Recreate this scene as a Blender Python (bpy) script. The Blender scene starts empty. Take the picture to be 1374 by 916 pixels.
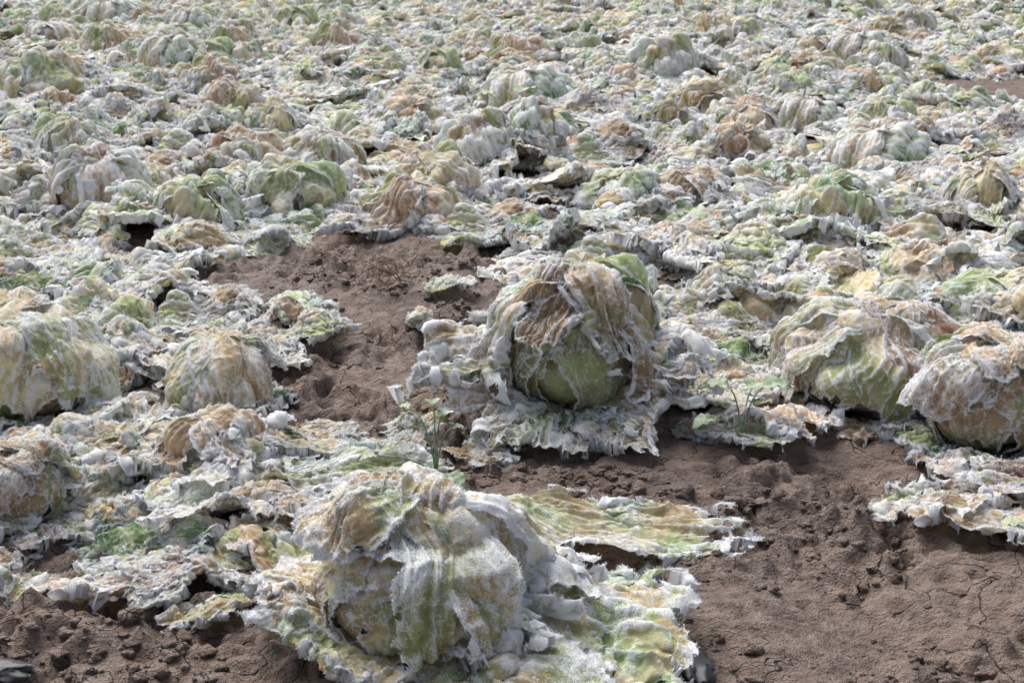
import bpy, math, random, time
import numpy as np
T0=time.time()
rng=np.random.default_rng(11); random.seed(7)
scene=bpy.context.scene
# ---------------------------------------------------------------- noise
_tab=rng.random((64,128,128)).astype(np.float32)
def vn(x,y,seed=0):
    t=_tab[seed%64]
    x=np.asarray(x,dtype=np.float32)+seed*7.31; y=np.asarray(y,dtype=np.float32)+seed*3.77
    xi=np.floor(x).astype(np.int64); yi=np.floor(y).astype(np.int64)
    fx=x-xi; fy=y-yi; fx=fx*fx*(3-2*fx); fy=fy*fy*(3-2*fy)
    a=t[xi%128,yi%128]; b=t[(xi+1)%128,yi%128]; c=t[xi%128,(yi+1)%128]; d=t[(xi+1)%128,(yi+1)%128]
    return (a*(1-fx)+b*fx)*(1-fy)+(c*(1-fx)+d*fx)*fy
def fbm(x,y,seed=0,oct=4,gain=.5):
    s=0;a=1;tot=0
    for o in range(oct):
        s=s+a*vn(x*2**o,y*2**o,seed+o*5);tot+=a;a*=gain
    return s/tot
def ridge(x,y,seed=0,oct=3):
    s=0;a=1;tot=0
    for o in range(oct):
        s=s+a*(1-np.abs(2*vn(x*2**o,y*2**o,seed+o*3)-1));tot+=a;a*=.55
    return s/tot
def sstep(a,b,x):
    t=np.clip((x-a)/(b-a),0,1); return t*t*(3-2*t)
# ---------------------------------------------------------------- leaf specs
CREAM=(.80,.71,.47);TAN=(.58,.41,.25);BROWN=(.36,.23,.145);GREEN=(.20,.32,.12);PALE=(.60,.67,.36);DKG=(.07,.14,.05);GREY=(.48,.45,.32);SAND=(.72,.57,.38)
TONES={'tan':(SAND,TAN),'cream':(CREAM,SAND),'green':(PALE,GREEN),'dk':(GREEN,DKG),'grey':(GREY,TAN),'brown':(TAN,BROWN),'pale':(CREAM,PALE),'gg':(PALE,GREY)}
TL=['tan','cream','green','grey','brown','pale','gg','dk']
TP=np.array([.20,.23,.12,.09,.08,.15,.07,.06]);TP/=TP.sum()
def rt(): return TL[rng.choice(len(TL),p=TP)]
U=rng.uniform
class Leaf:
    def __init__(s,kind,az,L=.26,W=.13,tone=None,frost=.5,elev=None,base=None,comp=None,ruf=None,pleat=None,h0=None):
        s.kind=kind;s.az=math.radians(az);s.L=L;s.W=W;s.tone=tone or rt();s.frost=frost
        s.elev=math.radians(elev if elev is not None else (U(20,65) if kind=='skirt' else 10))
        s.ell=None;s.layer=0;s.base=base;s.h0=h0
        s.comp=comp if comp is not None else U(.45,.75)
        s.ruf=ruf if ruf is not None else U(.05,.25)
        s.pleat=pleat if pleat is not None else U(.8,1.4)
        s.plant=0;s.seed=int(rng.integers(0,60))
plants={}
NBP=9
def bumps(hmin,hmax,rad=.26,n=6):
    out=[]
    for i in range(NBP):
        a=U(0,6.28);r=rad*math.sqrt(U(.02,1))
        out.append((r*math.cos(a),r*math.sin(a),U(hmin,hmax) if i<n else 0,U(.05,.09)))
    return out
def mk(name,ell,leaves,wraps=0,hi=False,wtone=None,wfrost=.3,bp=None,rough=.12):
    pid=len(plants)
    for i,l in enumerate(leaves):
        l.ell=ell;l.plant=pid;l.layer=i;l.rough=rough
    plants[name]=dict(ell=ell,leaves=leaves,wraps=wraps,hi=hi,wtone=wtone or ['cream','pale','tan'],wfrost=wfrost,bp=bp or bumps(.01,.04))
mk('A',((0,0,.092),(.112,.104,.098)),[
 Leaf('skirt',5,.36,.16,'grey',.5,40,pleat=1.),Leaf('skirt',335,.40,.17,'gg',.45,35,comp=.8,ruf=.1,pleat=1.),Leaf('skirt',305,.36,.15,'tan',.5,30,comp=.75,pleat=1.),
 Leaf('skirt',185,.27,.11,'brown',.4,70,comp=.75,pleat=.7),Leaf('skirt',208,.29,.11,'tan',.45,70,comp=.75,pleat=.7),Leaf('skirt',238,.20,.10,'cream',.3,60),Leaf('skirt',60,.3,.14,'gg',.7),
 Leaf('skirt',100,.28,.14,None,.6),Leaf('skirt',150,.28,.14,'tan',.6,50),
 Leaf('over',350,.31,.10,'tan',.9,40,comp=.5,pleat=1.5),Leaf('over',20,.30,.10,'cream',.9,40,comp=.5,pleat=1.5),Leaf('over',322,.28,.07,'tan',.9,30,comp=.5,pleat=1.5),Leaf('over',296,.24,.055,'brown',.9,30,comp=.5,pleat=1.5),
 Leaf('over',265,.12,.065,'brown',.7,30,comp=.5,pleat=1.3),Leaf('over',205,.14,.065,'tan',.6,30,comp=.5,pleat=1.3),Leaf('over',110,.24,.12,'tan',.9,30,pleat=1.4)],wraps=7,hi=True,wtone=['cream','tan','cream'],wfrost=.1,rough=.22,
 bp=[(.16,0,.12,.09),(.17,-.13,.07,.08),(-.18,-.05,.14,.07),(-.15,-.14,.11,.055),(.28,-.06,.07,.07),(.06,-.22,.05,.07),(0,.2,.07,.08),(-.25,.02,.06,.06),(.3,.06,.06,.07)])
mk('B',((0,0,.15),(.112,.112,.118)),[
 Leaf('skirt',180,.38,.14,'tan',.6,60),Leaf('skirt',205,.36,.14,'grey',.7,55),Leaf('skirt',235,.27,.11,'gg',.6,30),Leaf('skirt',265,.20,.11,'green',.3,15),
 Leaf('skirt',300,.27,.12,'grey',.7,30),Leaf('skirt',330,.36,.14,'tan',.7,55),Leaf('skirt',0,.38,.14,'gg',.5,60),Leaf('skirt',45,.3,.14,None,.6),Leaf('skirt',100,.3,.14,None,.6),Leaf('skirt',140,.3,.14,None,.6),
 Leaf('over',180,.50,.13,'tan',.6,60,comp=.5,pleat=1.5),Leaf('over',200,.48,.08,'cream',.6,50,comp=.5,pleat=1.4),Leaf('over',340,.48,.09,'tan',.6,50,comp=.5,pleat=1.4),
 Leaf('over',2,.48,.13,'cream',.7,60,comp=.5,pleat=1.5),Leaf('over',35,.36,.12,'dk',.3,40,comp=.5),Leaf('over',90,.33,.14,'tan',.7,40),Leaf('over',150,.38,.12,'green',.4,50),
 Leaf('over',302,.20,.055,'tan',.5,30,comp=.5,pleat=1.5),Leaf('over',243,.17,.055,'brown',.5,30,comp=.5,pleat=1.5),Leaf('over',272,.10,.05,'brown',.5,30,comp=.5,pleat=1.5)],wraps=7,hi=True,wtone=['gg','pale','gg'],wfrost=-.35,rough=.22,
 bp=[(.20,0,.21,.15),(-.21,0,.23,.15),(.31,-.02,.12,.09),(-.31,-.04,.14,.09),(.16,-.2,.07,.07),(-.16,-.2,.07,.07),(0,.2,.10,.07),(.36,-.06,.08,.07),(-.36,-.1,.08,.07)])
mk('C',((0,0,.085),(.15,.13,.105)),[
 Leaf('skirt',250,.22,.13,'brown',.4,30),Leaf('skirt',290,.22,.13,'tan',.4,20),Leaf('skirt',200,.25,.12,'grey',.5,30),Leaf('skirt',150,.28,.14,'gg',.6),Leaf('skirt',60,.28,.14,None,.6),Leaf('skirt',100,.28,.14,None,.6),
 Leaf('over',228,.22,.13,'cream',.4,35,comp=.8,ruf=.1,pleat=1.),Leaf('over',310,.24,.10,'brown',.5,35,comp=.55,pleat=1.3),Leaf('over',350,.27,.12,'brown',.6,30,pleat=1.3),Leaf('over',120,.25,.14,'cream',.8,30,pleat=1.3),Leaf('over',180,.25,.10,'tan',.7,30,pleat=1.3)],wraps=7,hi=True,wtone=['cream','tan','pale'],wfrost=.1,rough=.2)
mk('D',((0,0,.09),(.125,.12,.10)),[
 Leaf('skirt',230,.24,.13,'brown',.5,35),Leaf('skirt',270,.26,.14,'tan',.5,35),Leaf('skirt',310,.26,.14,'tan',.6,35),Leaf('skirt',190,.18,.1,'dk',.3,60),Leaf('skirt',20,.28,.14,None,.6),Leaf('skirt',100,.28,.14,None,.6),
 Leaf('over',195,.20,.09,'brown',.6,35,pleat=1.3),Leaf('over',90,.25,.12,'tan',.8,30,pleat=1.3),Leaf('over',0,.22,.12,'tan',.7,30,pleat=1.3),Leaf('over',270,.13,.09,'tan',.6,30,pleat=1.3)],wraps=7,hi=True,wtone=['tan','tan','cream'],wfrost=.2,rough=.2)
for k in range(5):
    h=U(.055,.085);e=((0,0,h*.9),(h*1.35,h*1.25,h))
    lv=[Leaf('skirt',i*52+U(-20,20),U(.24,.38),U(.12,.17),None,U(.3,.9)) for i in range(7)]
    a0=U(0,360)
    lv+=[Leaf('over',a0+i*65+U(-20,20),U(.22,.38),U(.07,.12),None,U(.4,1),U(15,60),comp=U(.45,.6),pleat=U(1.1,1.6)) for i in range(5)]
    mk('H%d'%k,e,lv,wraps=5,hi=(k<3),wfrost=U(-.1,.4),bp=bumps(.05,.12),rough=.3)
for k in range(5):
    h=U(.03,.05);e=((0,0,h*.5),(h*1.5,h*1.4,h))
    lv=[Leaf('skirt',i*60+U(-25,25),U(.26,.42),U(.12,.18),None,U(.3,1)) for i in range(6)]
    lv+=[Leaf('over',U(0,360),U(.24,.36),U(.10,.15),None,U(.3,1),U(0,50),comp=U(.45,.65),pleat=U(1,1.5),h0=U(.03,.08)) for i in range(3)]
    mk('F%d'%k,e,lv,wraps=0,hi=(k<3),bp=bumps(.06,.14,.28),rough=.3)
for k in range(6):
    e=((0,0,-1),(.05,.05,.05))
    lv=[Leaf('loose',U(0,360),U(.24,.38),U(.11,.17),None,U(.3,1),U(-25,50),base=(U(-.14,.14),U(-.14,.14)),comp=U(.5,.7),pleat=U(.9,1.5)) for i in range(6)]
    mk('M%d'%k,e,lv,wraps=0,hi=(k<3),bp=bumps(.05,.13,.25))
for k in range(8):
    mk('L%d'%k,((0,0,-1),(.05,.04,.05)),[Leaf('loose',0,U(.22,.32),U(.10,.16),['tan','cream','gg','grey','pale','tan','green','brown'][k],U(.4,.8),U(-10,25),comp=U(.5,.7),base=(-.12,0))],hi=True,bp=bumps(.04,.09,.14))
mk('P',((0,0,-1),(.05,.04,.05)),[Leaf('loose',0,.50,.13,'pale',.45,3,comp=.75,ruf=.15,base=(-.25,0),pleat=1.),],hi=True,bp=bumps(.04,.08,.22))
mk('S',((0,0,-1),(.05,.04,.05)),[Leaf('skirt',0,.20,.10,'cream',.5,85,comp=.6,ruf=.1)],hi=True,bp=[(.02,0,.13,.05)]*NBP)
# ---------------------------------------------------------------- cloth relaxation of all leaves
allL=[l for p in plants.values() for l in p['leaves']]
B=len(allL);N=M=32
u=np.linspace(0,1,N)[:,None];v=np.linspace(-1,1,M)[None,:]
P=np.zeros((3,N,M,B),np.float32);RX=np.zeros((N,M,B),np.float32);RY=RX.copy();G=RX.copy()
C=np.zeros((3,1,1,B),np.float32);R=np.ones((3,1,1,B),np.float32);OFF=np.zeros((1,1,B),np.float32);PH=np.zeros((1,1,B),np.float32);PH2=PH.copy();RGH=PH.copy()
BP=np.zeros((NBP,4,1,1,B),np.float32)
pin=np.zeros((1,N,M,B),bool)
pls=list(plants.values())
for b,l in enumerate(allL):
    w=l.W*(.24+.76*np.sin(np.pi*.62*u**.85))*(1+.25*(fbm(u*5+0*v,np.sign(v)*3+0*u,l.seed)-.5))
    rx=w*v; ry=l.L*u*(1-.30*v*v*u)*(1+.16*(vn(v*4+0*u,0*v+u,l.seed+3)-.5)*u)
    RX[:,:,b]=rx;RY[:,:,b]=ry
    e=np.maximum(np.abs(v)**3*(.3+.7*u),u**5+0*v)
    G[:,:,b]=1+l.ruf*e+.08*(fbm(u*3,v*3,l.seed+9)-.3)
    c=l.comp; x=rx*(1-(1-c)*sstep(0,.4,u)); k=U(5,10)
    z=.5*l.W*(1-c)*np.sin(k*v+3*fbm(u*2,v*2,l.seed+4)+U(0,6))*sstep(0,.5,u)*.8+.04*(fbm(u*4,v*4,l.seed+6)-.5)*sstep(0,.3,u)
    ry=ry*.87
    d=np.array([math.cos(l.az),math.sin(l.az),0]);s=np.array([-math.sin(l.az),math.cos(l.az),0]);up=np.array([0,0,1.])
    (cx,cy,cz),(r1,r2,r3)=l.ell
    el=l.elev
    if l.kind=='skirt':
        base=d*r1*.45+up*(.015); z=z+.9*rx*rx/l.W*.8
    elif l.kind=='over':
        base=-d*r1*.25+up*(cz+r3*1.05+.006+l.layer*.001+(l.h0 or 0))
    else:
        base=np.array([l.base[0],l.base[1],.10+.008*l.layer])-(d*l.L*.4 if abs(l.base[1])>0 else 0)
    di=d*math.cos(el)+up*math.sin(el); n=up*math.cos(el)-d*math.sin(el)
    for a in range(3): P[a,:,:,b]=base[a]+di[a]*ry+s[a]*x+n[a]*z
    C[:,0,0,b]=(cx,cy,cz);R[:,0,0,b]=np.array((r1,r2,r3))+.002+.0015*l.layer
    OFF[0,0,b]=.003+.003*l.layer;PH[0,0,b]=l.plant*1.7;PH2[0,0,b]=U(0,6);RGH[0,0,b]=l.rough
    BP[:,:,0,0,b]=np.array(pls[l.plant]['bp'])
    if l.kind!='loose' and not l.h0: pin[0,0,:,b]=True; pin[0,1,8:-8,b]=True
def rest(a,bb):
    g=.5*(G[a]+G[bb]); return (np.sqrt((RX[a]-RX[bb])**2+(RY[a]-RY[bb])**2)*g).astype(np.float32)
S=slice
groups=[]
al=S(None)
for p in (0,1):
    groups.append(((S(p,-1,2),al),(S(p+1,None,2),al),1.))
    groups.append(((al,S(p,-1,2)),(al,S(p+1,None,2)),1.))
    groups.append(((S(p,-1,2),S(0,-1)),(S(p+1,None,2),S(1,None)),.35))
    groups.append(((S(p,-1,2),S(1,None)),(S(p+1,None,2),S(0,-1)),.35))
groups=[(a,b,k,rest(a,b)) for a,b,k in groups]
bends=[((S(0,-2),al),(S(2,None),al),.90,.26),((al,S(0,-2)),(al,S(2,None)),.88,.26),((S(0,-4),al),(S(4,None),al),.78,.18),((al,S(0,-4)),(al,S(4,None)),.62,.14)]
bends=[(a,b,q,k,rest(a,b)) for a,b,q,k in bends]
P0=P.copy();Q=P.copy()
def step_constraints():
    for a,b,k,L in groups:
        A=(al,)+a;Bx=(al,)+b
        d=P[Bx]-P[A]; ln=np.sqrt((d*d).sum(0))+1e-7
        c=(ln-L)/ln*(.5*k); np.clip(c,-.5,.5,out=c); d*=c
        P[A]+=d;P[Bx]-=d
    for a,b,q,k,L in bends:
        A=(al,)+a;Bx=(al,)+b
        d=P[Bx]-P[A]; ln=np.sqrt((d*d).sum(0))+1e-7
        c=np.minimum(ln-L*q,0)/ln*k; d*=np.clip(c,-.3,0)
        P[A]+=d;P[Bx]-=d
STEPS=60
for st in range(STEPS):
    vel=(P-Q)*(.93 if st<42 else .75); np.clip(vel,-.02,.02,out=vel)
    Q=P.copy(); P+=vel; P[2]-=.0018
    for it in range(3):
        step_constraints()
        np.copyto(P,P0,where=pin)
    q=(P-C)/R; l2=np.sqrt((q*q).sum(0))+1e-6
    rg=1+RGH*(.5*np.sin(q[0]*3.1+PH2)*np.cos(q[1]*2.7+PH2*1.7)+.5*np.sin(q[1]*5.3+q[2]*3+PH2*2.3)+.25*np.sin(q[0]*8+q[2]*5+PH2)+.35)
    ins=l2<rg
    P=np.where(ins[None],C+q/l2*rg*R,P)
    Q=np.where(ins[None],Q*.15+P*.85,Q)
    g2=.006*np.sin(P[0]*43+P[1]*37+PH)
    for k in range(NBP):
        bx,by,bh,bw=BP[k]
        g2=np.maximum(g2,bh*np.exp(-np.sqrt(((P[0]-bx)**2+(P[1]-by)**2)/(bw*bw)+.1)*1.1))
    gh_=OFF+g2
    below=P[2]<gh_
    P[2]=np.where(below,gh_,P[2])
    Q=np.where(below[None],Q*.1+P*.9,Q)
print('sim',time.time()-T0,B)
# ---------------------------------------------------------------- mesh building
def up1(A,axis):
    A=np.moveaxis(A,axis,0); n=A.shape[0]
    pad=np.concatenate([2*A[:1]-A[1:2],A,2*A[-1:]-A[-2:-1]])
    mid=(-pad[:-3]+9*pad[1:-2]+9*pad[2:-1]-pad[3:])/16
    out=np.empty((2*n-1,)+A.shape[1:],A.dtype); out[::2]=A; out[1::2]=mid
    return np.moveaxis(out,0,axis)
def up2(A): return up1(up1(A,0),1)
def blur(A):
    pad=np.pad(A,((1,1),(1,1))+((0,0),)*(A.ndim-2),mode='edge')
    return (pad[:-2,1:-1]+pad[2:,1:-1]+pad[1:-1,:-2]+pad[1:-1,2:]+4*A)/8
class Acc:
    def __init__(s): s.v=[];s.f=[];s.c=[];s.fr=[];s.n=0
    def add(s,pos,faces,col,fr):
        s.v.append(pos);s.f.append(faces+s.n);s.c.append(col);s.fr.append(fr);s.n+=len(pos)
def finish(acc,pos,rx,ry,tone,frost,seed,amp=1.,rag=1.,pleat=1.,edgeamp=1.,out=None,fpl=1.,crystals=0):
    n,m,_=pos.shape
    U_=np.linspace(0,1,n)[:,None]+np.zeros((1,m));V_=np.linspace(-1,1,m)[None,:]+np.zeros((n,1))
    sm_u=np.gradient(pos,axis=0);sm_v=np.gradient(pos,axis=1)
    for _ in range(6): sm_u=blur(sm_u);sm_v=blur(sm_v)
    nr=np.cross(sm_v,sm_u);nr/=np.linalg.norm(nr,axis=2,keepdims=True)+1e-9
    tu=sm_u/(np.linalg.norm(sm_u,axis=2,keepdims=True)+1e-9);tv=sm_v/(np.linalg.norm(sm_v,axis=2,keepdims=True)+1e-9)
    if out is not None:
        sgn=np.sign((nr*(pos-np.array(out))).sum(2).mean()+1e-6)
    else: sgn=np.sign((nr[...,2]).mean()+1e-6)
    nr=nr*sgn
    d_edge=np.minimum((1-np.abs(V_))*.9,(1-U_)*1.4)
    edge=np.exp(-d_edge/.065); edgew=np.exp(-d_edge/.20)
    aV=np.abs(V_)
    mid=np.exp(-(aV/.05)**2)*(1-U_*.7)
    lat=U_*7.5-aV*2.6+.8*fbm(U_*4,V_*4,seed+2)
    vein=np.exp(-((lat-np.round(lat))/.10)**2)*(1-aV)*sstep(0,.06,aV)
    wv=V_*4.8*fpl+2.0*fbm(U_*3,V_*2.2,seed+19,3)
    pl=ridge(wv,U_*1.8,seed+15,2)*sstep(0,.35,U_)
    wx=rx+.026*fbm(rx*25,ry*25,seed+41,2);wy=ry+.026*fbm(rx*25+9,ry*25,seed+43,2)
    r0=ridge(wx*22,wy*11,seed+37,2)
    r1=ridge(wx*60+wy*9,wy*34-wx*12,seed+1,3)**1.4; r2=ridge(wx*125+wy*40,wy*95-wx*35,seed+8,2)
    disp=pleat*(.019*(pl-.35)+.012*(r0-.5))+(.0088*(r1-.40)+.0027*(r2-.55)*(.6+edge)+.0018*vein+.004*mid)*amp
    s_=ry*26+rx*22
    disp=disp+edgew*edgeamp*(.018*(vn(s_,rx*9,seed+11)-.38)+.008*(ridge(s_*2.2,rx*20,seed+12,2)-.5))*(.3+.7*U_)
    lx=(fbm(rx*14+3,ry*14,seed+45,2)-.5)*.024*pleat
    ly=(fbm(rx*14,ry*14+7,seed+47,2)-.5)*.024*pleat
    p=pos+nr*disp[...,None]+tv*lx[...,None]+tu*ly[...,None]
    lap=blur(blur(p))-p
    conv=-(lap*nr).sum(2)
    conv=conv/(np.abs(conv).std()*2+1e-6)
    c1,c2=[np.array(c) for c in TONES[tone]]
    t=sstep(.38,.60,fbm(rx*14+5,ry*14,seed+13,4))
    col=c1*(1-t[...,None])+c2*t[...,None]
    br=sstep(.50,.66,fbm(rx*20,ry*20,seed+17,4)+.14*edgew)*.70
    col=col*(1-br[...,None])+np.array((.46,.295,.18) if tone!='dk' else (.14,.14,.07))*br[...,None]
    gr=sstep(.57,.69,fbm(rx*8+40,ry*8,seed+21,3))*.7
    col=col*(1-gr[...,None])+np.array((.35,.46,.19))*gr[...,None]
    vv=np.clip(vein*.4+mid*.7,0,1)[...,None]
    col=col*(1-vv)+np.array((.84,.80,.58))*vv
    col=col*(.72+.26*r1[...,None]+.24*pl[...,None])  # occlusion-like shade painted into the leaf colour: fold valleys darker, crests lighter
    fr=-.07+.32*frost+.88*edge+.07*edgew+.44*(r1-.40)+.28*(r2-.55)+.32*(pl-.45)*min(pleat+.3,1)+.34*np.clip(conv,-1.5,1.8)+.75*(fbm(rx*14+9,ry*14,seed+25,3)-.5)+.10*(nr[...,2]-.5)
    keep=np.ones((n,m),bool)
    if rag>0:
        cut=rag*.18*sstep(.42,.78,fbm(rx*45+3,ry*45,seed+29,2))+.05*rag*vn(rx*150,ry*150,seed+5)
        keep=~((d_edge<cut)&(U_>.15))
    I=np.arange(n*m).reshape(n,m)
    kf=keep[:-1,:-1]&keep[1:,:-1]&keep[:-1,1:]&keep[1:,1:]
    F=np.stack([I[:-1,:-1],I[1:,:-1],I[1:,1:],I[:-1,1:]],-1)[kf]
    used,cnt=np.unique(F,return_counts=True); remap=np.zeros(n*m,np.int64);remap[used]=np.arange(len(used));F=remap[F]
    pv=p.reshape(-1,3)[used];frv=fr.reshape(-1)[used]
    if crystals: frv=frv+.3*(cnt<4)
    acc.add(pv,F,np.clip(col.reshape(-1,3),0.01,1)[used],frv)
    if crystals:
        # frost needles: dense along the leaf rim, sparser on frosted ridges
        rim=np.where(cnt<4)[0];rim=np.repeat(rim,3)
        nv=nr.reshape(-1,3)[used]
        hot=np.where(frv>.50)[0]
        if len(hot)>crystals: hot=rng.choice(hot,crystals,replace=False)
        ids=np.concatenate([rim,hot]);K=len(ids)
        if K:
            dirn=nv[ids]*rng.uniform(.2,1.2,(K,1))+rng.normal(0,.6,(K,3))
            dirn/=np.linalg.norm(dirn,axis=1,keepdims=True)+1e-9
            ln=rng.uniform(.0012,.0038,(K,1))
            sd=np.cross(dirn,rng.normal(0,1,(K,3)));sd/=np.linalg.norm(sd,axis=1,keepdims=True)+1e-9
            b0=pv[ids]+rng.normal(0,.0008,(K,3));wd=ln*.2
            vv4=np.stack([b0-dirn*.0004,b0+dirn*ln*.4+sd*wd,b0+dirn*ln,b0+dirn*ln*.4-sd*wd],1).reshape(-1,3)
            acc.add(vv4,np.arange(4*K).reshape(K,4),np.full((4*K,3),.85),np.full(4*K,2.))
def to_mesh(name,acc,mat):
    V=np.concatenate(acc.v).astype(np.float32);F=np.concatenate(acc.f).astype(np.int32)
    me=bpy.data.meshes.new(name)
    me.vertices.add(len(V));me.vertices.foreach_set('co',V.ravel())
    me.loops.add(F.size);me.loops.foreach_set('vertex_index',F.ravel())
    me.polygons.add(len(F));me.polygons.foreach_set('loop_start',np.arange(len(F),dtype=np.int32)*4)
    me.polygons.foreach_set('loop_total',np.full(len(F),4,np.int32))
    me.polygons.foreach_set('use_smooth',np.ones(len(F),bool))
    me.update()
    if acc.c:
        c=np.concatenate(acc.c);a=me.attributes.new('leafcol','FLOAT_COLOR','POINT')
        a.data.foreach_set('color',np.concatenate([c,np.ones((len(c),1))],1).astype(np.float32).ravel())
        a=me.attributes.new('frost','FLOAT','POINT');a.data.foreach_set('value',np.concatenate(acc.fr).astype(np.float32))
    me.materials.append(mat); me.validate()
    return me
# ---------------------------------------------------------------- materials
class NT:
    def __init__(s,name):
        s.m=bpy.data.materials.new(name);s.m.use_nodes=True;s.t=s.m.node_tree;s.t.nodes.clear()
    def n(s,ty,**k):
        nd=s.t.nodes.new(ty)
        for a,b in k.items(): setattr(nd,a,b)
        return nd
    def l(s,a,b): s.t.links.new(a,b)
    def math(s,op,a,b=None,c=None,clamp=False):
        nd=s.n('ShaderNodeMath',operation=op,use_clamp=clamp)
        for i,x in enumerate((a,b,c)):
            if x is None: continue
            if isinstance(x,(int,float)): nd.inputs[i].default_value=x
            else: s.l(x,nd.inputs[i])
        return nd.outputs[0]
    def noise(s,vec,scale,detail=4,rough=.55):
        nd=s.n('ShaderNodeTexNoise');nd.inputs['Scale'].default_value=scale;nd.inputs['Detail'].default_value=detail;nd.inputs['Roughness'].default_value=rough
        s.l(vec,nd.inputs['Vector']);return nd.outputs['Fac']
    def mr(s,v,a,b,c=0,d=1,smooth=True):
        nd=s.n('ShaderNodeMapRange');nd.interpolation_type='SMOOTHSTEP' if smooth else 'LINEAR'
        s.l(v,nd.inputs[0])
        for i,x in enumerate((a,b,c,d)): nd.inputs[i+1].default_value=x
        return nd.outputs[0]
    def mix(s,f,a,b,bt='MIX'):
        nd=s.n('ShaderNodeMix',data_type='RGBA',blend_type=bt)
        for i,x in ((0,f),(6,a),(7,b)):
            if isinstance(x,(int,float)): nd.inputs[i].default_value=x
            elif isinstance(x,tuple): nd.inputs[i].default_value=(*x,1)
            else: s.l(x,nd.inputs[i])
        return nd.outputs[2]
def leaf_mat():
    t=NT('frosted_leaf');out=t.n('ShaderNodeOutputMaterial')
    ca=t.n('ShaderNodeAttribute',attribute_name='leafcol');fa=t.n('ShaderNodeAttribute',attribute_name='frost')
    oi=t.n('ShaderNodeObjectInfo');tc=t.n('ShaderNodeTexCoord').outputs['Object']
    hs=t.n('ShaderNodeHueSaturation');t.l(ca.outputs['Color'],hs.inputs['Color'])
    t.l(t.mr(oi.outputs['Random'],0,1,.488,.525,False),hs.inputs['Hue']);hs.inputs['Saturation'].default_value=1.05
    r2=t.math('FRACT',t.math('MULTIPLY',oi.outputs['Random'],17.3));t.l(t.mr(r2,0,1,.90,1.10,False),hs.inputs['Value'])
    n1=t.noise(tc,90,4,.72); n2=t.noise(tc,560,2,.8)
    col=t.mix(1.,hs.outputs[0],t.mix(n1,(.64,.59,.54),(1.38,1.37,1.34)),'MULTIPLY')
    f=t.math('ADD',fa.outputs['Fac'],t.math('MULTIPLY',t.math('SUBTRACT',n2,.5),2.2))
    f=t.math('ADD',f,t.math('MULTIPLY',t.math('SUBTRACT',n1,.5),1.1))
    fm=t.mr(f,.27,.62,0,.95)
    col=t.mix(fm,col,(.91,.93,.96))
    b=t.n('ShaderNodeBump');b.inputs['Strength'].default_value=.8;b.inputs['Distance'].default_value=.005
    h=t.math('ADD',t.math('MULTIPLY',n1,1.),t.math('MULTIPLY',n2,.6));t.l(h,b.inputs['Height'])
    pr=t.n('ShaderNodeBsdfPrincipled');t.l(col,pr.inputs['Base Color']);t.l(b.outputs[0],pr.inputs['Normal'])
    t.l(t.mr(fm,0,1,.65,.95),pr.inputs['Roughness']);pr.inputs['Specular IOR Level'].default_value=.2
    tr=t.n('ShaderNodeBsdfTranslucent');t.l(col,tr.inputs['Color'])
    mx=t.n('ShaderNodeMixShader');mx.inputs[0].default_value=.2;t.l(pr.outputs[0],mx.inputs[1]);t.l(tr.outputs[0],mx.inputs[2]);t.l(mx.outputs[0],out.inputs[0])
    return t.m
LM=leaf_mat()
def soil_mat():
    t=NT('clay_soil');out=t.n('ShaderNodeOutputMaterial');tc=t.n('ShaderNodeNewGeometry').outputs['Position']
    a=t.noise(tc,3.5,4);b2=t.noise(tc,30,5,.65);c=t.noise(tc,180,3,.7)
    col=t.mix(t.mr(a,.35,.65),(.120,.079,.060),(.205,.142,.110))
    col=t.mix(t.mr(b2,.35,.7),col,(.280,.207,.166));col=t.mix(t.mr(c,.55,.75,0,.6),col,(.075,.052,.042))
    vo=t.n('ShaderNodeTexVoronoi',feature='DISTANCE_TO_EDGE');vo.inputs['Scale'].default_value=7
    mp=t.n('ShaderNodeVectorMath',operation='ADD');sc=t.n('ShaderNodeVectorMath',operation='SCALE');sc.inputs[3].default_value=.25
    nn=t.n('ShaderNodeTexNoise');nn.inputs['Scale'].default_value=7;nn.inputs['Detail'].default_value=3;t.l(tc,nn.inputs['Vector']);t.l(nn.outputs['Color'],sc.inputs[0]);t.l(sc.outputs[0],mp.inputs[0]);t.l(tc,mp.inputs[1]);t.l(mp.outputs[0],vo.inputs['Vector'])
    cr=t.math('MULTIPLY',t.mr(vo.outputs['Distance'],0,.016,1,0),t.mr(a,.42,.52))
    col=t.mix(t.math('MULTIPLY',cr,.7),col,(.035,.024,.02))
    b=t.n('ShaderNodeBump');b.inputs['Strength'].default_value=1.;b.inputs['Distance'].default_value=.03
    h=t.math('ADD',t.math('MULTIPLY',b2,1.),t.math('MULTIPLY',c,.4));h=t.math('SUBTRACT',h,t.math('MULTIPLY',cr,.6));t.l(h,b.inputs['Height'])
    pr=t.n('ShaderNodeBsdfPrincipled');t.l(col,pr.inputs['Base Color']);t.l(b.outputs[0],pr.inputs['Normal'])
    t.l(t.mr(a,.3,.7,.6,.85),pr.inputs['Roughness']);t.l(pr.outputs[0],out.inputs[0])
    return t.m
SM=soil_mat()
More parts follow.
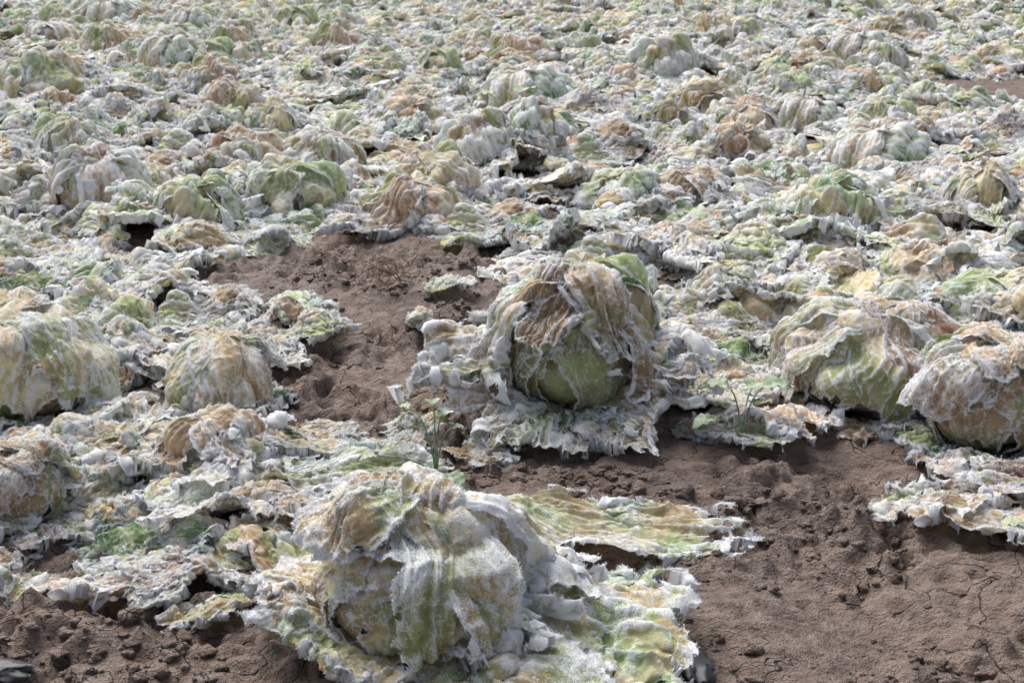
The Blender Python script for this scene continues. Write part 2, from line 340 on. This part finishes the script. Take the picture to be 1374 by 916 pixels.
def simple(name,c1,c2,rough,scale=40,bs=.4):
    t=NT(name);out=t.n('ShaderNodeOutputMaterial');tc=t.n('ShaderNodeTexCoord').outputs['Object']
    n=t.noise(tc,scale,4);pr=t.n('ShaderNodeBsdfPrincipled');t.l(t.mix(t.mr(n,.35,.65),c1,c2),pr.inputs['Base Color']);pr.inputs['Roughness'].default_value=rough
    b=t.n('ShaderNodeBump');b.inputs['Strength'].default_value=bs;b.inputs['Distance'].default_value=.003;t.l(n,b.inputs['Height']);t.l(b.outputs[0],pr.inputs['Normal'])
    t.l(pr.outputs[0],out.inputs[0]);return t.m
PLM=simple('black_plastic',(.006,.007,.009),(.012,.013,.017),.5,25,.1)
WM=simple('weed_green',(.12,.19,.08),(.34,.40,.29),.6,60)
RM=simple('dry_root',(.16,.10,.06),(.30,.21,.14),.8,80)
# ---------------------------------------------------------------- build plant meshes
meshes={};bi=0
for name,pl in plants.items():
    acc=Acc();lv=2 if pl['hi'] else 1
    cr_=1300 if pl['hi'] else 0
    (cx,cy,cz),(r1,r2,r3)=pl['ell']
    nw=pl['wraps'];q1,q2,q3=U(0,6),U(0,6),U(0,6);dent=.13 if name[0]=='H' else .06
    for w in range(-1,nw):
        if nw==0: break
        n=110 if pl['hi'] else 40
        uu=np.linspace(0,1,n)[:,None];vv_=np.linspace(-1,1,n)[None,:]
        if w<0:   # solid heart of the head
            th=math.pi*(.999-.998*uu)+0*vv_;lon=vv_*math.pi+0*uu
            X_,Y_,z=np.sin(th)*np.cos(lon),np.sin(th)*np.sin(lon),np.cos(th)
            rad=.86+0*X_
        else:
            az=w*2*math.pi/nw*2.0+U(-.3,.3)+ (4.7 if w==nw-1 else 0)
            th=math.pi*(.86-(.80+.08*(w%3))*uu)+0*vv_
            ph=vv_*1.25*(.35+.65*np.sin(np.pi*.62*uu))
            rad=.90+.016*w+.07*np.maximum(np.abs(vv_)**6,uu**8)+.06*(fbm(uu*4,vv_*4,w+31)-.5)
            x=np.sin(th)*np.cos(ph);y=np.sin(ph);z=np.cos(th)*np.cos(ph)
            ca,sa=math.cos(az),math.sin(az)
            X_,Y_=x*ca-y*sa,x*sa+y*ca
        rad=rad*(1+dent*(np.sin(X_*2.6+q1)*np.cos(Y_*2.3+q2)+.6*np.sin(z*3.4+X_*2+q3)))
        pos=np.stack([cx+r1*X_*rad,cy+r2*Y_*rad,cz+r3*z*rad],-1)
        if w<0: finish(acc,pos,vv_*.3+0*uu,uu*.26+0*vv_,'pale',-.6,5,amp=.2,rag=0,pleat=0,edgeamp=0,out=(cx,cy,cz))
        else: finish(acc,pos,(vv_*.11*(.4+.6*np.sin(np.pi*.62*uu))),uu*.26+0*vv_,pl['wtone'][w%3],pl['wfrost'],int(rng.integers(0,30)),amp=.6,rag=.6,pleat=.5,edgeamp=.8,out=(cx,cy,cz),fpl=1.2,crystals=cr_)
    for l in pl['leaves']:
        pos=np.ascontiguousarray(P[:,:,:,bi].transpose(1,2,0)).astype(np.float64);rx=RX[:,:,bi].astype(np.float64);ry=RY[:,:,bi].astype(np.float64)
        for _ in range(lv): pos=up2(pos);rx=up2(rx);ry=up2(ry)
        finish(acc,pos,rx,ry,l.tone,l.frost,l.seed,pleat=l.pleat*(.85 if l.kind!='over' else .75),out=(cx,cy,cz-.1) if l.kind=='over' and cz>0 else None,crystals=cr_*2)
        bi+=1
    meshes[name]=to_mesh('cabbage_mesh_'+name,acc,LM)
print('meshes',time.time()-T0)
# ---------------------------------------------------------------- ground
patches=[(-.36,3.45,.32,.32),(-.20,2.85,.13,.40),(.55,1.80,.62,.36),(.12,2.24,.30,.10),(-.62,1.62,.22,.14),(.40,4.85,.30,.06),(2.5,6.9,.45,.3),(.9,2.25,.2,.2),(.02,5.7,.1,.05)]
def gh(x,y):
    h=.035*(fbm(x*1.3+9,y*1.3,3,3)-.5)+.045*(fbm(x*4,y*4,5,3)-.5)
    near=np.exp(-((np.maximum(np.abs(x)-2,0))**2+np.maximum(np.abs(y-3)-4,0)**2))
    cl=sstep(.40,.56,fbm(x*3.2+4,y*3.2,8,3)+.12*np.exp(-((x-.65)**2+(y-1.7)**2)/.12)+.12*np.exp(-((x+.6)**2+(y-1.65)**2)/.05))
    wx=x+.05*fbm(x*9,y*9,40,2);wy=y+.05*fbm(x*9+5,y*9,42,2)
    h=h+near*(.050*(.6-ridge(wx*10,wy*10,10,3))*(.4+.6*cl)+.034*(fbm(x*36,y*36,12,3)-.5)*(.5+.5*cl)+.034*(.5-ridge(wx*23,wy*23,17,2))*(.2+.8*cl))
    h=h+.05*np.exp(-(((x+.36)/.35)**2+((y-3.5)/.3)**2))
    h=h-.03*np.exp(-(((x-.45)/.14)**2+((y-1.88)/.24)**2))
    h=h+.035*np.exp(-(((x+.6)/.2)**2+((y-1.68)/.12)**2))
    return h
def sheet():
    tx=np.linspace(-4.7,4.7,1150);X=.5*np.sinh(tx)
    ty=np.linspace(-4.6,5.0,1400);Y=2.0+.7*np.sinh(ty)
    X,Y=np.meshgrid(X,Y,indexing='ij');Z=gh(X,Y)
    n,m=X.shape;I=np.arange(n*m).reshape(n,m)
    a=Acc();a.v.append(np.stack([X,Y,Z],-1).reshape(-1,3));a.f.append(np.stack([I[:-1,:-1],I[1:,:-1],I[1:,1:],I[:-1,1:]],-1).reshape(-1,4))
    return to_mesh('ground',a,SM)
col=scene.collection
def addo(name,me,loc=(0,0,0),rot=(0,0,0),sc=(1,1,1),parent=None):
    o=bpy.data.objects.new(name,me);o.location=loc;o.rotation_euler=rot;o.scale=sc;col.objects.link(o)
    if parent: o.parent=parent
    return o
addo('ground',sheet())
def G1(x,y): return float(gh(np.array([x]),np.array([y]))[0])
import bmesh
bm=bmesh.new();bmesh.ops.create_icosphere(bm,subdivisions=3,radius=1);iv=np.array([q.co[:] for q in bm.verts]);ifc=np.array([[q.index for q in f.verts] for f in bm.faces]);bm.free()
vs=[];fs=[];n0=0
for i in range(5600):
    if i<5100:
        p=patches[[2,2,2,3,4,0,1,7][i%8]];a=U(0,6.28);r=math.sqrt(U(0,1))*1.15
        x=p[0]+p[2]*r*math.cos(a);y=p[1]+p[3]*r*math.sin(a)
        if vn(np.array([x*6]),np.array([y*6]),9)[0]<.48: continue
    else: y=U(1.4,4.5);x=U(-.5,.5)*y
    s=.0014+.012*U(0,1)**4.5*(1.8 if i<60 else 1)
    k=int(rng.integers(0,60));vx=iv*(1+1.3*(fbm(iv[:,0]*1.5+k,iv[:,1]*1.5+iv[:,2]*1.3,k,3)-.5))[:,None]
    vx=vx*np.array([U(.8,1.3),U(.8,1.3),U(.5,.9)])*s
    vs.append(vx+np.array([x,y,G1(x,y)+s*.1]));fs.append(ifc+n0);n0+=len(iv)
V=np.concatenate(vs);F=np.concatenate(fs)
me=bpy.data.meshes.new('soil_clods');me.from_pydata(V.tolist(),[],F.tolist());me.materials.append(SM);me.polygons.foreach_set('use_smooth',[True]*len(F));addo('soil_clods',me)
# ---------------------------------------------------------------- placing plants
def put(mesh,x,y,rot=0,s=1,name='frozen_cabbage',dz=-.008,tilt=(0,0),parent=None,sz=None):
    return addo(name,meshes[mesh],(x,y,G1(x,y)+dz),(math.radians(tilt[0]),math.radians(tilt[1]),math.radians(rot)),(s,s,sz or s),parent)
put('A',-.13,1.68,s=1.08,sz=.98);put('B',.11,2.58,s=1.04,sz=1.0);put('C',.72,2.66);put('D',.88,2.43)
put('C',-.99,2.64,150,1.0,tilt=(5,-5));put('D',-.80,2.11,60,.62);put('D',-.56,2.64,200,.72,tilt=(8,5));put('H1',-.52,2.32,200,.75)
manual=[('F0',-.50,2.38,40,.75),('F1',-.42,2.12,130,.6),('F2',-.72,2.38,250,.8),('F0',-.60,2.02,190,.65),
 ('F1',-.95,2.30,10,.85),('F2',-.78,2.92,300,.9),('F0',-1.15,2.95,120,.9),('H1',-1.25,2.45,0,.9),('F1',-.55,2.98,60,.6),('F2',-.48,1.88,15,.5),('F0',-.95,1.98,75,.75),('F1',-1.2,2.1,75,.8),
 ('F2',-.22,2.33,200,.40),('F0',.48,2.92,80,.8),('F1',.34,2.98,160,.65),('F2',.62,3.05,20,.85),('H2',.52,3.3,100,.75),('F1',.95,2.95,220,.9),('F0',1.2,2.75,220,.9),('H0',1.25,3.1,140,.9),('F2',1.15,2.45,0,.8),
 ('F0',.92,3.3,33,.9),('F1',.2,3.35,20,.8),('F2',.05,3.15,200,.6),('F2',-.85,3.3,10,.9),('F0',-1.2,3.4,210,.9),('H2',-.66,4.25,0,1.2),('H0',-.3,4.1,270,1.),('F1',-1.1,4.2,100,1.),('F0',.05,3.9,150,.9),
 ('F1',.45,3.75,30,1.),('F2',.8,3.8,90,1.),('H0',-2.1,6.4,45,1.5),('H2',-1.6,7.6,0,1.3),('H1',.85,6.1,45,1.3),('F1',.38,2.70,200,.5)]
for m_,x,y,r,s in manual: put(m_,x,y,r,s,tilt=(U(-12,12),U(-12,12)))
for m_,x,y,r,s in [('M0',-.85,2.45,0,.8),('M1',-.62,2.50,50,.6),('M2',-.42,2.28,100,.65),('M0',-.62,2.18,150,.65),('M1',-.5,1.98,0,.55),('M2',-.9,2.85,200,.8),('M0',-.66,2.87,30,.7),('M1',-.95,2.2,270,.7),('M2',-.75,1.90,100,.6),
   ('M0',-1.1,2.8,0,.9),('M1',-1.0,3.1,0,.9),('M2',-.7,3.15,0,.7),('M0',.42,2.75,70,.65),('M1',.6,2.9,0,.7),('M2',.8,3.1,0,.8),('M0',1.1,3.05,0,.9),('M1',.4,3.15,0,.7),('M2',.3,3.6,0,.9),('M0',.1,3.6,0,.7),('M1',1.1,2.65,0,.7),('M2',-.05,4.0,0,.9),('M0',.6,3.55,0,.9),
   ('M1',-.17,2.50,70,.42),('M2',.38,2.52,170,.42),('M0',-.36,2.40,200,.5),('M1',-.36,2.02,200,.42)]:
    put(m_,x,y,r,s,'withered_cabbage_leaves',tilt=(U(-6,6),U(-6,6)),sz=s*U(.9,1.2))
for m_,x,y,r,s in [('P',.19,2.05,-4,1.),('L0',.72,2.14,200,.9),('L7',.84,2.16,160,1.0),('L5',.94,2.10,20,.9),('L6',.80,2.08,250,.5),('L1',-.35,2.5,20,.8),('L2',-.3,2.22,30,.9),('L3',-.36,1.98,120,.9),
   ('L4',-.18,2.12,70,.8),('L0',-.58,1.86,200,.8),('L3',-.42,1.78,230,.55),('L7',-.05,2.35,0,.6),('L2',.42,2.45,320,.7),('L5',.5,2.5,280,.9),('L6',-.45,3.1,80,.6),('L0',-.7,3.05,180,.9),('L4',-.15,3.35,60,.6),
   ('L3',.04,1.60,300,1.),('L2',.1,1.76,10,.9),('L5',.07,1.70,330,1.),('L1',.78,2.03,330,.8),('L3',.97,2.02,30,.9),('L7',.90,2.04,200,.9),('L6',-.50,3.2,100,.7)]:
    put(m_,x,y,r,s,'withered_cabbage_leaf',dz=.0,tilt=(U(-6,6),U(-6,6)))
put('S',-.19,3.08,200,.9,'withered_cabbage_leaf',dz=-.01);put('S',-.64,2.84,260,1.0,'withered_cabbage_leaf',dz=-.01);put('S',-.52,3.1,80,.9,'withered_cabbage_leaf',dz=-.01)
par=bpy.data.objects.new('cabbage_field_mass',None);col.objects.link(par)
mp_=[(x,y,.15*s) for _,x,y,_,s in manual]
cnt=0
y=3.3
while y<20:
    x=-(.42*y+.9)
    while x<.42*y+.9:
        px=x+U(-.10,.10);py=y+U(-.10,.10)
        ok=all(((px-a)/(rx_+.15))**2+((py-b)/(ry_+.15))**2>1 for a,b,rx_,ry_ in patches)
        ok=ok and all((px-a)**2+(py-b)**2>r*r for a,b,r in mp_)
        if ok:
            k=U(0,1)
            nm=('H%d'%rng.integers(0,5)) if k<.26 else ('F%d'%rng.integers(0,5) if k<.62 else 'M%d'%rng.integers(0,6))
            put(nm,px,py,U(0,360),U(.85,1.25),'plant',dz=-.02,tilt=(U(-14,14),U(-14,14)),parent=par,sz=U(.85,1.3));cnt+=1
        x+=.28
    y+=.27
print('plants',cnt)
# ---------------------------------------------------------------- small things
def tube(pts,r,n=6):
    pts=np.array(pts,float);vs=[];fs=[]
    for i,p in enumerate(pts):
        d=pts[min(i+1,len(pts)-1)]-pts[max(i-1,0)];d/=np.linalg.norm(d)+1e-9
        a=np.cross(d,(0.3,.2,.93));a/=np.linalg.norm(a)+1e-9;b=np.cross(d,a)
        rr=r*(1-.5*i/len(pts))
        for k in range(n): t=k*2*math.pi/n;vs.append(p+rr*(math.cos(t)*a+math.sin(t)*b))
    for i in range(len(pts)-1):
        for k in range(n): fs.append((i*n+k,i*n+(k+1)%n,(i+1)*n+(k+1)%n,(i+1)*n+k))
    return vs,fs
def weed(x,y,leaves,s=1):
    vs=[];fs=[]
    for az,h,rch,ls in leaves:
        a=math.radians(az);d=np.array([math.cos(a),math.sin(a),0]);sd=np.array([-math.sin(a),math.cos(a),0])
        pts=[d*rch*t**1.5+np.array([0,0,h*(1-(1-t)**1.8)]) for t in np.linspace(0,1,8)]
        v_,f_=tube(pts,.0022);o=len(vs);vs+=v_;fs+=[tuple(i+o for i in f) for f in f_]
        tip=pts[-1];nn=14;o=len(vs)
        for i in range(nn):
            t=i/(nn-1);w=ls*.42*math.sin(math.pi*min(1,t*.93+.05))**.7
            for j in range(-3,4):
                q=j/3;vs.append(tip+d*ls*t+sd*w*q*(1+.08*math.sin(i*2.1+j))+np.array([0,0,ls*(.35*t-.55*t*t)+.25*abs(q)*w+.04*ls*math.sin(i*1.7+j)]))
        for i in range(nn-1):
            for j in range(6): fs.append((o+i*7+j,o+i*7+j+1,o+(i+1)*7+j+1,o+(i+1)*7+j))
    me=bpy.data.meshes.new('weed');me.from_pydata([tuple(q) for q in vs],[],fs);me.materials.append(WM);me.polygons.foreach_set('use_smooth',[True]*len(fs))
    addo('weed_seedling',me,(x,y,G1(x,y)),(0,0,0),(s,s,s))
weed(-.13,2.24,[(150,.12,.05,.03),(60,.11,.02,.035),(300,.02,.03,.055),(20,.09,.03,.025),(190,.05,.10,.03),(100,.13,.02,.03)],1)
weed(.42,2.42,[(60,.10,.04,.06),(150,.11,.03,.06),(200,.06,.05,.05),(20,.11,.04,.07)],1)
weed(0.0,5.6,[(60,.14,.04,.10),(170,.13,.05,.09),(0,.10,.05,.08)],1.2)
weed(.8,4.3,[(60,.12,.04,.06),(170,.13,.05,.05),(0,.10,.05,.05)],1.1)
vs=[];fs=[]
for k in range(7):
    a0=U(0,6);pts=[]
    R0=U(.03,.055)
    for t in np.linspace(0,1,22):
        a=a0+t*U(4.2,4.6);pts.append((R0*math.cos(a)*(1+.2*math.sin(3*a+k)),R0*math.sin(a)*.8+.01*k*.3,.012+.055*abs(math.sin(t*3.1+k*.7))))
    v_,f_=tube(pts,.0018);o=len(vs);vs+=v_;fs+=[tuple(i+o for i in f) for f in f_]
me=bpy.data.meshes.new('root');me.from_pydata([tuple(q) for q in vs],[],fs);me.materials.append(RM);addo('dry_root_tangle',me,(-.31,3.36,G1(-.31,3.36)+.01))
def scrap(x,y,lx,ly,rot,seed):
    n=30;a=np.linspace(-1,1,n);X,Y=np.meshgrid(a,a,indexing='ij')
    xx=X*np.sqrt(1-Y*Y/2);yy=Y*np.sqrt(1-X*X/2)
    Z=.008*(1-X*X-Y*Y)+.010*vn(X*2,Y*2,seed)
    sh=(1+.9*(fbm(X*2.5,Y*2.5,seed+4)-.5));I=np.arange(n*n).reshape(n,n)
    A=Acc();A.v.append(np.stack([xx*lx*sh,yy*ly*sh,Z],-1).reshape(-1,3));A.f.append(np.stack([I[:-1,:-1],I[1:,:-1],I[1:,1:],I[:-1,1:]],-1).reshape(-1,4))
    addo('black_plastic_scrap',to_mesh('scrap',A,PLM),(x,y,G1(x,y)+.012),(0,0,math.radians(rot)))
scrap(.20,1.86,.035,.075,-10,3);scrap(.235,1.64,.03,.05,5,9);scrap(-.67,1.60,.06,.03,10,14);scrap(-1.5,4.6,.12,.06,30,20)
# ---------------------------------------------------------------- light
w=bpy.data.worlds.new("World");scene.world=w;w.use_nodes=True;nt=w.node_tree
sky=nt.nodes.new('ShaderNodeTexSky');sky.sky_type='NISHITA';sky.sun_disc=False;sky.sun_elevation=math.radians(52);sky.sun_rotation=math.radians(-30)
sky.dust_density=4;sky.air_density=1
bg=nt.nodes['Background'];hs=nt.nodes.new('ShaderNodeHueSaturation');hs.inputs['Saturation'].default_value=.7
nt.links.new(sky.outputs[0],hs.inputs['Color']);nt.links.new(hs.outputs[0],bg.inputs[0]);bg.inputs[1].default_value=.15
sd=bpy.data.lights.new('sun','SUN');sd.energy=4.1;sd.angle=math.radians(50);sd.color=(1,.99,.975)
so=bpy.data.objects.new('sun',sd);col.objects.link(so)
az=math.radians(-30);el=math.radians(52)
from mathutils import Vector
dirv=Vector((math.sin(az)*math.cos(el),math.cos(az)*math.cos(el),math.sin(el)))
so.rotation_euler=dirv.to_track_quat('Z','Y').to_euler()
# ---------------------------------------------------------------- camera
cd=bpy.data.cameras.new('camera');cam=bpy.data.objects.new('camera',cd);col.objects.link(cam);scene.camera=cam
cam.location=(0,0,1.0);cam.rotation_euler=(math.radians(90-18.2),0,0);cd.lens=50;cd.sensor_width=36;cd.clip_end=500;cd.clip_start=.05
cd.dof.use_dof=True;cd.dof.focus_distance=2.6;cd.dof.aperture_fstop=14
scene.view_settings.view_transform='Standard';scene.view_settings.look='None';scene.view_settings.exposure=0
print('done',time.time()-T0)
